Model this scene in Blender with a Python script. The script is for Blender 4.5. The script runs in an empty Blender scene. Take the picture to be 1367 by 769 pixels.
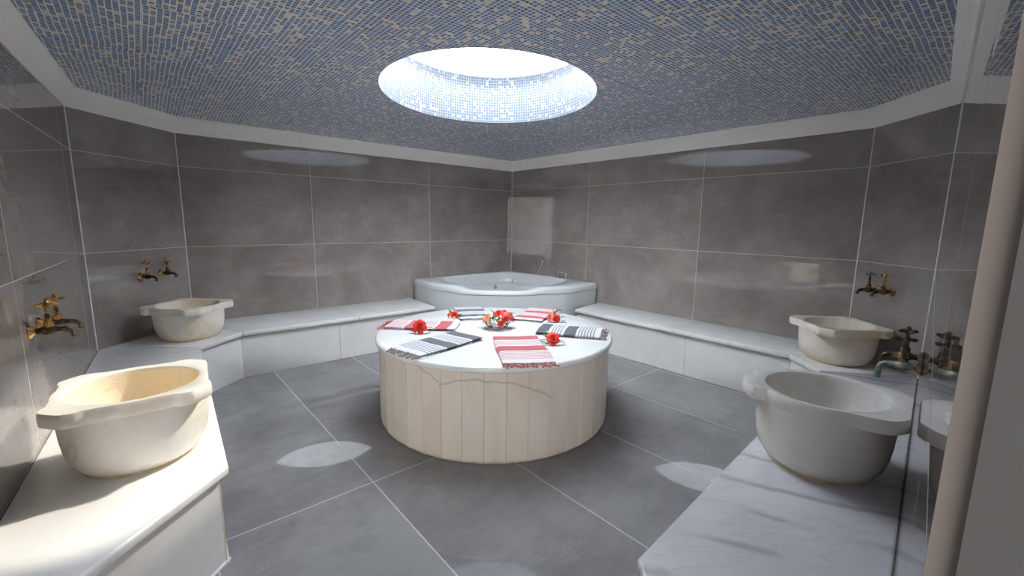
import bpy, bmesh, math, random
from mathutils import Vector, Matrix, noise
random.seed(7)
PI = math.pi
S2 = math.sqrt(.5)
DY, DZ = 2.85, .95                      # room origin: under the middle of the stone platform
C = bpy.context.scene.collection
sc = bpy.context.scene

# ------------------------------------------------------------------ helpers
def P(x, y, z=0.): return Vector((x, y + DY, z + DZ))
def AB(a, b, z=-.95): return P((b - a) * S2, -(a + b) * S2, z)   # a along the left wall, b along the right wall
def link(o, parent=None):
    C.objects.link(o)
    if parent: o.parent = parent
    return o
def thing(name, label, cat, loc=(0, 0, 0), rotz=0., group=None):
    o = bpy.data.objects.new(name, None); o.empty_display_size = .05
    o.location = loc; o.rotation_euler = (0, 0, rotz)
    o['label'] = label; o['category'] = cat
    if group: o['group'] = group
    return link(o)
def obj(name, bm, mat, parent=None, smooth=True, angle=40, world=False, label=None):
    """bmesh -> one mesh object. world=True: the bmesh is in room coordinates, made local to the (unrotated) parent."""
    if world and parent is not None:
        bmesh.ops.translate(bm, verts=bm.verts, vec=-Vector(parent.location))
    bmesh.ops.recalc_face_normals(bm, faces=bm.faces)
    me = bpy.data.meshes.new(name); bm.to_mesh(me); bm.free()
    if smooth:
        for p in me.polygons: p.use_smooth = True
        try: me.set_sharp_from_angle(angle=math.radians(angle))
        except Exception: pass
    for m in (mat if isinstance(mat, (list, tuple)) else [mat]): me.materials.append(m)
    o = bpy.data.objects.new(name, me)
    if label: o['label'] = label
    return link(o, parent)
def struct(name, bm, mat, **k):
    o = obj(name, bm, mat, **k); o['kind'] = 'structure'; return o
def tag(o, label, cat, group=None):
    o['label'] = label; o['category'] = cat
    if group: o['group'] = group
    return o
def dup(root, loc, rotz, label, group=None):
    r = root.copy(); C.objects.link(r); r.location = loc; r.rotation_euler = (0, 0, rotz); r['label'] = label
    if group: r['group'] = group
    for ch in list(root.children):
        c = ch.copy(); C.objects.link(c); c.parent = r
        for g in ch.children:
            d = g.copy(); C.objects.link(d); d.parent = c
    return r
def prism(bm, poly, z0, z1, bevel=0., seg=3, top_only=False):
    vb = [bm.verts.new((p[0], p[1], z0)) for p in poly]; vt = [bm.verts.new((p[0], p[1], z1)) for p in poly]
    n = len(poly); fs = [bm.faces.new(vb[::-1]), bm.faces.new(vt)]
    for i in range(n): fs.append(bm.faces.new((vb[i], vb[(i + 1) % n], vt[(i + 1) % n], vt[i])))
    bmesh.ops.recalc_face_normals(bm, faces=fs)
    if bevel:
        es = set(e for f in fs for e in f.edges)
        if top_only: es = set(fs[1].edges)
        bmesh.ops.bevel(bm, geom=list(es), offset=bevel, segments=seg, profile=.5, affect='EDGES')
def box(bm, c, size, bevel=0., rot=None, seg=2):
    t = bmesh.new(); bmesh.ops.create_cube(t, size=1.)
    bmesh.ops.scale(t, verts=t.verts, vec=size)
    if bevel: bmesh.ops.bevel(t, geom=list(t.edges), offset=bevel, segments=seg, profile=.5, affect='EDGES')
    if rot is not None: bmesh.ops.transform(t, matrix=rot.to_4x4(), verts=t.verts)
    bmesh.ops.translate(t, verts=t.verts, vec=c); merge(bm, t)
def merge(bm, t):
    me = bpy.data.meshes.new('tmp'); t.to_mesh(me); t.free(); bm.from_mesh(me); bpy.data.meshes.remove(me)
def rings(bm, rr, cap0=False, cap1=False, loop=True):
    """bridge successive vertex rings (lists of 3D points of one length)"""
    vs = [[bm.verts.new(p) for p in r] for r in rr]; n = len(vs[0])
    for a, b in zip(vs, vs[1:]):
        for i in range(n if loop else n - 1):
            j = (i + 1) % n; bm.faces.new((a[i], a[j], b[j], b[i]))
    if cap0: bm.faces.new(vs[0][::-1])
    if cap1: bm.faces.new(vs[-1])
    return vs
def lathe(bm, prof, n=48, c=(0, 0, 0), cap0=True, cap1=True, mat=None, mod=None):
    rr = []
    for r, z in prof:
        ring = []
        for i in range(n):
            t = 2 * PI * i / n; q = r * (mod(t, z) if mod else 1.)
            v = Vector((q * math.cos(t), q * math.sin(t), z))
            if mat is not None: v = mat @ v
            ring.append(v + Vector(c))
        rr.append(ring)
    rings(bm, rr, cap0, cap1)
def tube(bm, pts, r, n=10, caps=True):
    pts = [Vector(p) for p in pts]; rs = r if isinstance(r, (list, tuple)) else [r] * len(pts)
    rr = []; up = Vector((0, 0, 1))
    for i, p in enumerate(pts):
        d = (pts[min(i + 1, len(pts) - 1)] - pts[max(i - 1, 0)]).normalized()
        if abs(d.dot(up)) > .95: up = Vector((1, 0, 0)) if abs(d.x) < .9 else Vector((0, 1, 0))
        s = d.cross(up).normalized(); u = s.cross(d).normalized(); up = u
        rr.append([p + (s * math.cos(2 * PI * k / n) + u * math.sin(2 * PI * k / n)) * rs[i] for k in range(n)])
    rings(bm, rr, caps, caps)
def axis_mat(d):   # rotation taking +z to d
    return Vector((0, 0, 1)).rotation_difference(Vector(d).normalized()).to_matrix()
def chaikin(pts, it=3, closed=True):
    pts = [Vector(p) for p in pts]
    for _ in range(it):
        q = []; n = len(pts)
        for i in range(n):
            a, b = pts[i], pts[(i + 1) % n]
            q += [a * .75 + b * .25, a * .25 + b * .75]
        pts = q
    return pts
def polar(poly, c, n):
    """sample a star-shaped closed outline by angle about c"""
    out = []; m = len(poly); c = Vector(c)
    for k in range(n):
        t = 2 * PI * k / n; d = Vector((math.cos(t), math.sin(t))); best = None
        for i in range(m):
            a = poly[i] - c; b = poly[(i + 1) % m] - c; e = b - a
            den = d.x * e.y - d.y * e.x
            if abs(den) < 1e-12: continue
            s = (a.x * e.y - a.y * e.x) / den; u = (a.x * d.y - a.y * d.x) / den
            if s > 0 and -1e-9 <= u <= 1 + 1e-9 and (best is None or s > best): best = s
        out.append(c + d * best)
    return out

# ------------------------------------------------------------------ node helper
class NT:
    def __init__(s, name):
        s.m = bpy.data.materials.new(name); s.m.use_nodes = True; s.t = s.m.node_tree; s.t.nodes.clear()
        s.out = s.t.nodes.new('ShaderNodeOutputMaterial')
    def put(s, sock, v):
        if v is None: return
        if hasattr(v, 'is_linked') or isinstance(v, bpy.types.NodeSocket): s.t.links.new(v, sock)
        else:
            if sock.type == 'RGBA' and not isinstance(v, (int, float)) and len(v) == 3: v = (*v, 1)
            if sock.type == 'VECTOR' and isinstance(v, (int, float)): v = (v, v, v)
            sock.default_value = v
    def node(s, t, **k):
        n = s.t.nodes.new('ShaderNode' + t)
        for a, b in k.items(): setattr(n, a, b)
        return n
    def math(s, op, a, b=None, c=None, clamp=False):
        n = s.node('Math', operation=op); n.use_clamp = clamp
        for i, v in enumerate((a, b, c)): s.put(n.inputs[i], v) if v is not None else None
        return n.outputs[0]
    def vmath(s, op, a, b=None, scale=None):
        n = s.node('VectorMath', operation=op); s.put(n.inputs[0], a)
        if b is not None: s.put(n.inputs[1], b)
        if scale is not None: s.put(n.inputs['Scale'], scale)
        return n.outputs['Value'] if op in ('LENGTH', 'DOT_PRODUCT', 'DISTANCE') else n.outputs[0]
    def noise(s, vec, scale, detail=4, rough=.5, dist=0., out=0):
        n = s.node('TexNoise'); s.put(n.inputs['Vector'], vec)
        for k, v in (('Scale', scale), ('Detail', detail), ('Roughness', rough), ('Distortion', dist)): n.inputs[k].default_value = v
        return n.outputs[out]
    def white(s, vec, out=0):
        n = s.node('TexWhiteNoise', noise_dimensions='3D'); s.put(n.inputs['Vector'], vec); return n.outputs[out]
    def ramp(s, f, a, b, smooth=True):
        n = s.node('MapRange'); n.interpolation_type = 'SMOOTHSTEP' if smooth else 'LINEAR'
        s.put(n.inputs[0], f); n.inputs[1].default_value = a; n.inputs[2].default_value = b
        return n.outputs[0]
    def mix(s, f, a, b, blend='MIX'):
        n = s.node('Mix', data_type='RGBA', blend_type=blend); s.put(n.inputs[0], f); s.put(n.inputs[6], a); s.put(n.inputs[7], b)
        return n.outputs[2]
    def tc(s, o='Object'): return s.node('TexCoord').outputs[o]
    def sep(s, v):
        n = s.node('SeparateXYZ'); s.put(n.inputs[0], v); return n.outputs
    def comb(s, x, y, z=0.):
        n = s.node('CombineXYZ')
        for i, v in enumerate((x, y, z)): s.put(n.inputs[i], v)
        return n.outputs[0]
    def mapping(s, v, loc=(0, 0, 0), rot=(0, 0, 0), scale=(1, 1, 1)):
        n = s.node('Mapping'); s.put(n.inputs[0], v); n.inputs[1].default_value = loc; n.inputs[2].default_value = rot; n.inputs[3].default_value = scale
        return n.outputs[0]
    def bump(s, h, strength=.2, dist=.01, normal=None):
        n = s.node('Bump'); n.inputs['Strength'].default_value = strength; n.inputs['Distance'].default_value = dist
        s.put(n.inputs['Height'], h)
        if normal is not None: s.put(n.inputs['Normal'], normal)
        return n.outputs[0]
    def tilt(s, rnd, amt, normal=None):
        g = normal if normal is not None else s.node('NewGeometry').outputs['Normal']
        d = s.vmath('SCALE', s.vmath('SUBTRACT', rnd, (.5, .5, .5)), scale=amt)
        return s.vmath('NORMALIZE', s.vmath('ADD', g, d))
    def bsdf(s, color, rough=.5, normal=None, **k):
        n = s.node('BsdfPrincipled'); s.put(n.inputs['Base Color'], color); s.put(n.inputs['Roughness'], rough)
        if normal is not None: s.put(n.inputs['Normal'], normal)
        for a, b in k.items(): s.put(n.inputs[a.replace('_', ' ')], b)
        s.t.links.new(n.outputs[0], s.out.inputs[0]); return s.m

def simple(name, col, rough=.5, var=.06, scale=30., **k):
    m = NT(name); f = m.noise(m.tc(), scale, 3)
    c = m.mix(f, tuple(x * (1 - var) for x in col), tuple(min(1, x * (1 + var)) for x in col))
    return m.bsdf(c, rough, **k)

# ------------------------------------------------------------------ materials
def tile_mat(name, src, lines, dark, light, grout, rough, tiltamt, gw=.0024, ior=1.5):
    """large porcelain tiles: src 'UV' (metres) or 'Object' (floor, rotated to the walls)"""
    m = NT(name)
    if src == 'UV': v = m.tc('UV')
    else: v = m.mapping(m.tc('Object'), loc=(0, 0, 0), rot=(0, 0, -PI / 4))
    x, y, _ = m.sep(v)
    (pu, ou), (pv, ov) = lines
    u = m.math('DIVIDE', m.math('SUBTRACT', x, ou), pu); w = m.math('DIVIDE', m.math('SUBTRACT', y, ov), pv)
    iu, iw = m.math('FLOOR', u), m.math('FLOOR', w)
    def edge(q, p): return m.math('MULTIPLY', m.math('SUBTRACT', .5, m.math('ABSOLUTE', m.math('SUBTRACT', m.math('FRACT', q), .5))), p)
    d = m.math('MINIMUM', edge(u, pu), edge(w, pv))
    g = m.math('SUBTRACT', 1., m.ramp(d, gw * .7, gw * 1.15))
    rid = m.white(m.comb(iu, iw, 3.), 1); r1 = m.white(m.comb(iu, iw, 3.), 0)
    q = m.vmath('ADD', v, m.vmath('SCALE', rid, scale=7.))
    n1 = m.noise(q, 2.2, 8, .66, .3); n2 = m.noise(m.mapping(q, rot=(0, 0, .5), scale=(1., 2.6, 1.)), 5., 6, .7, 1.2)
    n3 = m.noise(q, 60., 3, .6)
    f = m.ramp(m.math('ADD', m.math('MULTIPLY', n1, .8), m.math('MULTIPLY', n2, .2)), .36, .64)
    c = m.mix(f, dark, light)
    vein = m.math('SUBTRACT', 1., m.ramp(m.math('ABSOLUTE', m.math('SUBTRACT', m.noise(m.mapping(q, rot=(0, 0, .35), scale=(.6, 2.2, 1.)), 1.8, 5, .6, .8), .5)), .0, .012))
    c = m.mix(m.math('MULTIPLY', vein, .09), c, tuple(min(1, k * 1.9) for k in light))
    c = m.mix(m.math('MULTIPLY', m.math('SUBTRACT', n3, .5), .25), c, tuple(k * .4 for k in dark))
    c = m.mix(m.math('MULTIPLY', m.math('SUBTRACT', r1, .5), .25), c, tuple(k * .55 for k in dark))
    c = m.mix(g, c, grout)
    ro = m.math('ADD', m.math('MULTIPLY', g, .5), m.math('ADD', rough, m.math('MULTIPLY', n2, .012)))
    return m.bsdf(c, ro, m.tilt(rid, tiltamt), IOR=ior)
# porcelain tiles of the walls and the floor
WALL = tile_mat('wall_tile', 'UV', ((1.2, 0.), (.6, .35)), (.212, .180, .163), (.30, .264, .244), (.40, .385, .37), .0, .006, ior=1.9)
FLOOR = tile_mat('floor_tile', 'Object', ((.6, .0), (2.4, .0)), (.185, .182, .186), (.265, .262, .268), (.46, .46, .475), .0, .0025, ior=1.5)

def mosaic_mat(name, k=1., pitch=.0197, jit=True):
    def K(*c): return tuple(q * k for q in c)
    m = NT(name); v = m.tc('UV')
    if jit:
        sx = m.math('FLOOR', m.math('DIVIDE', m.sep(v)[0], pitch * 15)); sy = m.math('FLOOR', m.math('DIVIDE', m.sep(v)[1], pitch * 15))
        r = m.white(m.comb(sx, sy, 1.), 1)
        v = m.vmath('ADD', v, m.vmath('SCALE', m.vmath('SUBTRACT', r, (.5, .5, .5)), scale=.008))
        v = m.vmath('ADD', v, m.vmath('SCALE', m.vmath('SUBTRACT', m.noise(v, 5., 2, out=1), (.5, .5, .5)), scale=.010))
    x, y, _ = m.sep(m.vmath('SCALE', v, scale=1 / pitch))
    ix, iy = m.math('FLOOR', x), m.math('FLOOR', y)
    def e(q): return m.math('ABSOLUTE', m.math('SUBTRACT', m.math('FRACT', q), .5))
    d = m.math('MAXIMUM', e(x), e(y))
    g = m.ramp(d, .385, .43)
    w = m.white(m.comb(ix, iy, 5.), 0); wc = m.white(m.comb(ix, iy, 5.), 1); wr, wg, wb = m.sep(wc)
    blue = m.mix(wr, K(.065, .135, .29), K(.14, .25, .43))
    blue = m.mix(m.math('GREATER_THAN', wg, .82), blue, K(.13, .22, .36))
    c = m.mix(m.math('GREATER_THAN', w, .83), blue, m.mix(wb, K(.46, .42, .34), K(.60, .56, .48)))
    c = m.mix(m.math('MULTIPLY', m.math('GREATER_THAN', w, .775), m.math('LESS_THAN', w, .83)), c, K(.12, .12, .125))
    c = m.mix(g, c, K(.60, .58, .55))
    n = m.tilt(wc, m.math('MULTIPLY', m.math('SUBTRACT', 1., g), .05))
    return m.bsdf(c, m.math('ADD', .18 if jit else .5, m.math('MULTIPLY', g, .6 if jit else .3)), n if jit else None)
MOSAIC = mosaic_mat('mosaic', 1.2)  # ceiling copy, lightened to make up for the weak light up there
MOSAIC_DIMMED = mosaic_mat('shaft_mosaic_dimmed', .27, jit=False)  # same tile in the shaft, darkened to hold down the skylight glare

def marble(name, base, vein, vs=.5, vrot=0., vscale=(1, 1, 1), stain=None, st=(.5, .75), stscale=3., rough=.2, scale=2.2, width=.035, off=(0, 0, 0), sv=.35):
    m = NT(name); v = m.mapping(m.tc('Object'), loc=off); 
    n1 = m.noise(m.mapping(v, rot=(0, 0, vrot), scale=vscale), scale, 6, .55, .5)
    a = m.math('ABSOLUTE', m.math('SUBTRACT', n1, .5))
    vv = m.math('SUBTRACT', 1., m.ramp(a, 0., width))
    patch = m.ramp(m.noise(v, scale * .8, 2), .42, .62)
    cl = m.ramp(m.noise(v, scale * 1.7, 6, .6, .3), .3, .75)
    c = m.mix(cl, tuple(k * .9 for k in base), base)
    c = m.mix(m.math('MULTIPLY', m.math('MULTIPLY', vv, patch), vs), c, vein)
    if stain:
        s = m.ramp(m.noise(m.mapping(v, loc=(4, 2, 9)), stscale, 4, .6, .6), st[0], st[1])
        c = m.mix(m.math('MULTIPLY', s, .75), c, stain)
        s2 = m.math('SUBTRACT', 1., m.ramp(m.math('ABSOLUTE', m.math('SUBTRACT', m.noise(m.mapping(v, loc=(1, 7, 3)), stscale * 1.3, 5, .6, 1.), .5)), 0., .02))
        c = m.mix(m.math('MULTIPLY', s2, sv), c, tuple(k * .7 for k in stain))
    return m.bsdf(c, rough)
M_SLAB = marble('marble_slab', (.80, .795, .79), (.55, .55, .56), .35, .3, (1, 2.5, 1), rough=.22, width=.025)
def veined():
    m = NT('veined_marble_shaded'); v = m.tc(); x, y, _ = m.sep(v)
    p = m.math('ADD', m.math('MULTIPLY', x, .375), m.math('MULTIPLY', y, .927))
    p = m.math('ADD', p, m.math('MULTIPLY', m.math('SUBTRACT', m.noise(v, 3.5, 5, .6, .4), .5), .11))
    q = m.math('DIVIDE', m.math('SUBTRACT', p, .083), .175)
    d = m.math('MULTIPLY', m.math('ABSOLUTE', m.math('SUBTRACT', q, m.math('ROUND', q))), .175)
    a = m.math('MULTIPLY', m.math('SUBTRACT', 1., m.ramp(d, .0, .026)), m.ramp(m.noise(m.mapping(v, rot=(0, 0, .38), scale=(1, 2, 1)), 3.2, 4), .40, .62))
    fine = m.math('MULTIPLY', m.math('SUBTRACT', 1., m.ramp(m.math('ABSOLUTE', m.math('SUBTRACT', m.noise(m.mapping(v, rot=(0, 0, .38), scale=(.8, 3, 1)), 3., 6, .6, .5), .5)), 0., .03)), .25)
    c = m.mix(m.ramp(m.noise(v, 4., 5), .3, .7), (.53, .53, .565), (.60, .60, .63))  # similar marble to the other benches, shade mixed into its base colour
    c = m.mix(m.math('MULTIPLY', m.math('MAXIMUM', a, fine), .85), c, (.33, .325, .35))
    return m.bsdf(c, .2)
M_VEIN = veined()
M_PANEL = marble('marble_panel', (.80, .785, .77), (.68, .65, .60), .12, .3, (1, 1, 1), stain=(.74, .66, .54), st=(.58, .9), stscale=1.6, rough=.25, sv=.0)
M_TOP = marble('platform_top_marble', (.82, .83, .83), (.70, .70, .71), .3, .2, (1, 1, 1), stain=(.80, .77, .70), st=(.62, .9), stscale=1.6, rough=.18, sv=.05)
M_BASIN = marble('basin_marble', (.86, .80, .71), (.50, .43, .35), .25, .4, (1, 1, 1.6), stain=(.76, .58, .38), st=(.40, .66), stscale=4.5, rough=.28, scale=3., sv=.12)
M_BASINL = marble('cream_basin_marble', (.86, .82, .755), (.55, .42, .28), .35, .4, (1, 1, 1.6), stain=(.78, .62, .42), st=(.52, .80), stscale=3.5, rough=.28, scale=3., sv=.15)
M_BASININ = marble('basin_inside_stain_bounce', (.92, .82, .64), (.60, .40, .22), .35, .4, (1, 1, 1.6), stain=(.88, .66, .38), st=(.42, .72), stscale=4., rough=.28, scale=3., sv=.25)  # water staining, with warm bounced sunlight brightened into the base colour
M_BASINR = marble('grey_basin_marble', (.74, .72, .69), (.42, .38, .35), .3, .7, (1, 1, 1.6), stain=(.60, .50, .40), st=(.56, .86), stscale=3.5, rough=.25, scale=3., sv=.12)
M_SEAL = simple('old_sealant', (.60, .47, .31), .7, .35, 25.)
M_WSEAL = simple('white_sealant', (.72, .73, .75), .6, .05)
M_RUST = simple('rusty_grout', (.60, .50, .36), .8, .35, 14.)
M_PLASTER = simple('white_plaster', (.86, .84, .81), .7, .02, 6.)
M_HALL = simple('hallway_paint', (.22, .21, .20), .7, .03, 6.)
M_ACRYL = simple('tub_acrylic', (.66, .68, .69), .16, .01, 5.)
M_GAP = simple('shadow_gap_rubber', (.05, .05, .05), .7)
M_CHROME = simple('chrome', (.8, .8, .81), .12, .02, Metallic=1.)
M_JET = simple('grey_plastic', (.30, .32, .33), .4)
def brass_mat(name, a, b, c, rough):
    m = NT(name); v = m.tc(); f = m.ramp(m.noise(v, 55., 4, .6), .4, .62); g = m.ramp(m.noise(m.mapping(v, loc=(3, 3, 3)), 40., 4), .52, .66)
    return m.bsdf(m.mix(g, m.mix(f, a, b), c), m.math('ADD', rough, m.math('MULTIPLY', f, .25)), Metallic=.85)
M_BRASS = brass_mat('old_brass', (.72, .42, .13), (.42, .23, .08), (.10, .075, .06), .22)
M_BRONZE = brass_mat('dark_bronze', (.10, .075, .055), (.05, .045, .04), (.30, .19, .09), .3)
M_VERD = brass_mat('verdigris_brass', (.22, .30, .24), (.16, .25, .21), (.42, .45, .38), .45)

def towel_mat(name, dark, shift):
    m = NT(name); u, w, _ = m.sep(m.tc('UV'))
    u2 = m.math('SUBTRACT', u, shift)
    def band(a, b): return m.math('MULTIPLY', m.math('GREATER_THAN', u2, a), m.math('LESS_THAN', u2, b))
    main = m.math('MAXIMUM', band(0., .18), band(.43, .61))
    ln = m.math('LESS_THAN', m.math('FRACT', m.math('DIVIDE', u2, .046)), .30)
    area = m.math('MAXIMUM', band(.215, .405), band(.645, .9))
    cross = m.math('LESS_THAN', m.math('FRACT', m.math('MULTIPLY', w, 22.)), .35)
    l2 = m.math('MULTIPLY', area, m.math('MAXIMUM', m.math('MULTIPLY', ln, .9), m.math('MULTIPLY', cross, .26)))
    weave = m.noise(m.mapping(m.tc('UV'), scale=(1, .5, 1)), 260., 2)
    mainf = m.math('MULTIPLY', main, m.math('ADD', .78, m.math('MULTIPLY', weave, .3)))
    c = m.mix(m.math('MINIMUM', m.math('MAXIMUM', mainf, l2), 1.), (.66, .645, .66), dark)
    return m.bsdf(c, .85, m.bump(weave, .35, .002), Sheen_Weight=.2)
RED, BLACK = (.47, .050, .065), (.060, .060, .085)
M_FR = simple('red_white_fringe', (.50, .17, .15), .9, .7, 120.)
M_FB = simple('dark_white_fringe', (.30, .25, .25), .9, .8, 120.)
def petal(name, a, b):
    m = NT(name); f = m.noise(m.tc(), 60., 3); return m.bsdf(m.mix(f, a, b), .55, Subsurface_Weight=.0)
M_PRED = petal('red_petal', (.62, .010, .006), (.80, .05, .025))
M_PEACH = petal('peach_petal', (.85, .28, .14), (.90, .48, .28))
M_PINK = petal('salmon_petal', (.75, .14, .10), (.85, .26, .20))
M_LEAF = petal('leaf_green', (.045, .10, .03), (.13, .20, .07))
M_LEAFP = petal('pale_leaf', (.30, .34, .14), (.42, .44, .22))
def glass_mat():
    m = NT('cut_glass'); f = m.noise(m.tc(), 55., 2)
    return m.bsdf((.93, .90, .86), .06, m.bump(f, .5, .004), Transmission_Weight=1., IOR=1.45)
M_GLASS = glass_mat()
def pane_mat():
    m = NT('skylight_pane'); t = m.node('BsdfTransparent'); t.inputs[0].default_value = (.93, .96, .98, 1)
    g = m.node('BsdfGlossy'); g.inputs['Roughness'].default_value = .02
    fr = m.node('Fresnel'); fr.inputs[0].default_value = 1.04
    x = m.node('MixShader'); m.t.links.new(fr.outputs[0], x.inputs[0]); m.t.links.new(t.outputs[0], x.inputs[1]); m.t.links.new(g.outputs[0], x.inputs[2])
    m.t.links.new(x.outputs[0], m.out.inputs[0]); return m.m
M_PANE = pane_mat()
M_ALU = simple('white_metal', (.75, .76, .77), .4, .02)

# ------------------------------------------------------------------ room shell
LW, RW = P(-2.3353, -2.3353), P(2.4713, -2.4713)
LC, RC = P(-2.3353, -3.078), P(2.4713, -3.046)
JL, JR = P(-.650, -4.955), P(.660, -5.182)
BC = P(0, 0)
HALLY = P(0, -7.3).y
ring_pts = [BC, LW, LC, JL, Vector((JL.x, HALLY, 0)), Vector((JR.x, HALLY, 0)), JR, RC, RW]    # plan of the room, counter-clockwise from the back corner
ZC = .95 + DZ                                           # underside of ceiling
ZTOP = 1.342 + DZ                                        # top of the skylight shaft
def wall(name, p, q, mat, uoff=0., h=None, th=.1, z0=-.02):
    """wall slab whose room face runs p->q (room on the left hand side); UV on the room face in metres"""
    h = ZTOP if h is None else h
    d = (q - p).xy; L = d.length; d.normalize(); n = Vector((d.y, -d.x))          # outward
    bm = bmesh.new(); uv = bm.loops.layers.uv.new('UVMap')
    a, b = p.xy, q.xy; ao, bo = a + n * th - d * .04, b + n * th + d * .04
    v = [bm.verts.new((*c, z)) for z in (z0, h) for c in (a, b, bo, ao)]
    f = bm.faces.new((v[0], v[1], v[5], v[4]))
    for lp, t in zip(f.loops, ((0, z0), (L, z0), (L, h), (0, h))): lp[uv].uv = (t[0] - uoff, t[1])
    for q4 in ((1, 2, 6, 5), (2, 3, 7, 6), (3, 0, 4, 7), (4, 5, 6, 7), (3, 2, 1, 0)):
        fx = bm.faces.new([v[i] for i in q4])
        for lp in fx.loops: lp[uv].uv = (.4, .62)
    return struct(name, bm, mat, smooth=False)
wall('wall_left', BC, LW, WALL, uoff=1.1694)     # joints 1.17 m and 2.37 m from the back corner
wall('wall_right', RW, BC, WALL, uoff=3.4949 - 1.218 - 1.2)
wall('wall_left_corner', LW, LC, WALL, uoff=-.2)
wall('wall_right_corner', RC, RW, WALL, uoff=-.2)
wall('wall_front_left', LC, JL, WALL, uoff=.25)
wall('wall_front_right', JR, RC, WALL, uoff=.3)
wall('wall_hall_left', JL - Vector((0, .02, 0)), Vector((JL.x, HALLY, 0)), M_HALL)
wall('wall_hall_right', Vector((JR.x, HALLY, 0)), JR - Vector((0, .02, 0)), M_HALL)
wall('wall_hall_end', Vector((JL.x, HALLY, 0)), Vector((JR.x, HALLY, 0)), M_HALL)

bm = bmesh.new()
prism(bm, [P(-2.6, -7.6).xy, P(2.8, -7.6).xy, P(2.8, .3).xy, P(-2.6, .3).xy], -.08, 0.)
fl = struct('floor', bm, FLOOR, smooth=False)
# grid lines of the floor run with the walls: object origin put on a joint crossing (a = 2.27, b = 2.39)
org = AB(2.27, 2.39)
for v in fl.data.vertices: v.co.x -= org.x; v.co.y -= org.y
fl.location = (org.x, org.y, 0)

# ceiling: mosaic sheet with an oval shaft, built as a thick slab with the shaft lining
SKC, SRX, SRY = P(.048, -2.640), .655, .742
ZRIM = 1.0 + DZ                                         # the ceiling swells gently up to the shaft
def ray_poly(c, t, poly):
    d = Vector((math.cos(t), math.sin(t))); best = None
    for i in range(len(poly)):
        a = (poly[i] - c).xy; b = (poly[(i + 1) % len(poly)] - c).xy; e = b - a
        den = d.x * e.y - d.y * e.x
        if abs(den) < 1e-12: continue
        s = (a.x * e.y - a.y * e.x) / den; u = (a.x * d.y - a.y * d.x) / den
        if s > 0 and -1e-9 <= u <= 1 + 1e-9 and (best is None or s > best): best = s
    return c.xy + d * best
NA = 144
hole = [Vector((SKC.x + SRX * math.cos(2 * PI * i / NA), SKC.y + SRY * math.sin(2 * PI * i / NA))) for i in range(NA)]
big = [P(-2.6, -7.6), P(2.8, -7.6), P(2.8, .3), P(-2.6, .3)]
outer = [ray_poly(SKC, 2 * PI * i / NA, big) for i in range(NA)]
bm = bmesh.new(); uv = bm.loops.layers.uv.new('UVMap')
def ceil_uv(v): return ((v[0] * S2 + v[1] * S2), (-v[0] * S2 + v[1] * S2))
lip = .02
r_in = [bm.verts.new((*h, ZRIM)) for h in hole]
fr = [0., .02, .05, .08, .11, .14, .17, .2, .24, .28, .32, .36, .4, .45, .5, .55, .6, .65, .7, .75, .8, .85, .9, .95, 1.]
room7 = [BC, LW, LC, JL, JR, RC, RW]
edge_d = [(ray_poly(SKC, 2 * PI * i / NA, room7) - hole[i]).length - .05 for i in range(NA)]
def ceil_z(d, i): return ZRIM - (ZRIM - ZC) * min(1., d / edge_d[i]) ** 1.4
prev = r_in; cols = [r_in]
for k in fr[1:]:
    cur = [bm.verts.new((*(hole[i] * (1 - k) + outer[i] * k), ceil_z(((outer[i] - hole[i]) * k).length, i))) for i in range(NA)]
    for i in range(NA):
        j = (i + 1) % NA; f = bm.faces.new((prev[i], prev[j], cur[j], cur[i]))
        for lp in f.loops: lp[uv].uv = ceil_uv(lp.vert.co)
    prev = cur
topo = [bm.verts.new((v.co.x, v.co.y, ZTOP)) for v in prev]; topi = [bm.verts.new((*h, ZTOP)) for h in hole]
for i in range(NA):
    j = (i + 1) % NA
    bm.faces.new((prev[i], prev[j], topo[j], topo[i])); bm.faces.new((topo[i], topo[j], topi[j], topi[i]))
arc = [0.]
for i in range(NA): arc.append(arc[-1] + (hole[(i + 1) % NA] - hole[i]).length)
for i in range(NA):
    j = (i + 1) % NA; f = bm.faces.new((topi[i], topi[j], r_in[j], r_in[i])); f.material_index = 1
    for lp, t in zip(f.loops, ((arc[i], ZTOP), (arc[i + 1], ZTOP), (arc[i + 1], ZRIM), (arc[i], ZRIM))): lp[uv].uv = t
struct('ceiling', bm, [MOSAIC, MOSAIC_DIMMED], angle=30)

# coved cornice all the way round the room, above the tiles
def offset_poly(pts, e):
    out = []; n = len(pts)
    for i in range(n):
        a, b, c = pts[i - 1].xy, pts[i].xy, pts[(i + 1) % n].xy
        d1, d2 = (b - a).normalized(), (c - b).normalized()
        n1, n2 = Vector((-d1.y, d1.x)), Vector((-d2.y, d2.x)); m_ = (n1 + n2); m_ /= max(.2, 1 + n1.dot(n2))
        out.append(b + m_ * e)
    return out
room6 = [BC, LW, LC, JL, JR, RC, RW]
prof = [(-.004, .838), (.006, .838), (.012, .846), (.020, .872), (.034, .910), (.052, .937), (.058, .945), (.058, .956)]
rr = [[Vector((*q, z + DZ)) for q in offset_poly(room6, e)] for e, z in prof]
bm = bmesh.new()
rings(bm, [list(x) for x in rr], loop=True)
struct('trim_1', bm, M_PLASTER, angle=50)
# pale grout beads standing in the wall corners
k = 2
for v, w in ((BC, .0035), (LW, .0036), (RW, .0036), (LC, .0036), (RC, .0036)):
    bm = bmesh.new(); lathe(bm, [(w, .35), (w, 1.79)], 8, (v.x, v.y, 0)); struct('trim_%d' % k, bm, M_WSEAL); k += 1

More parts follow.
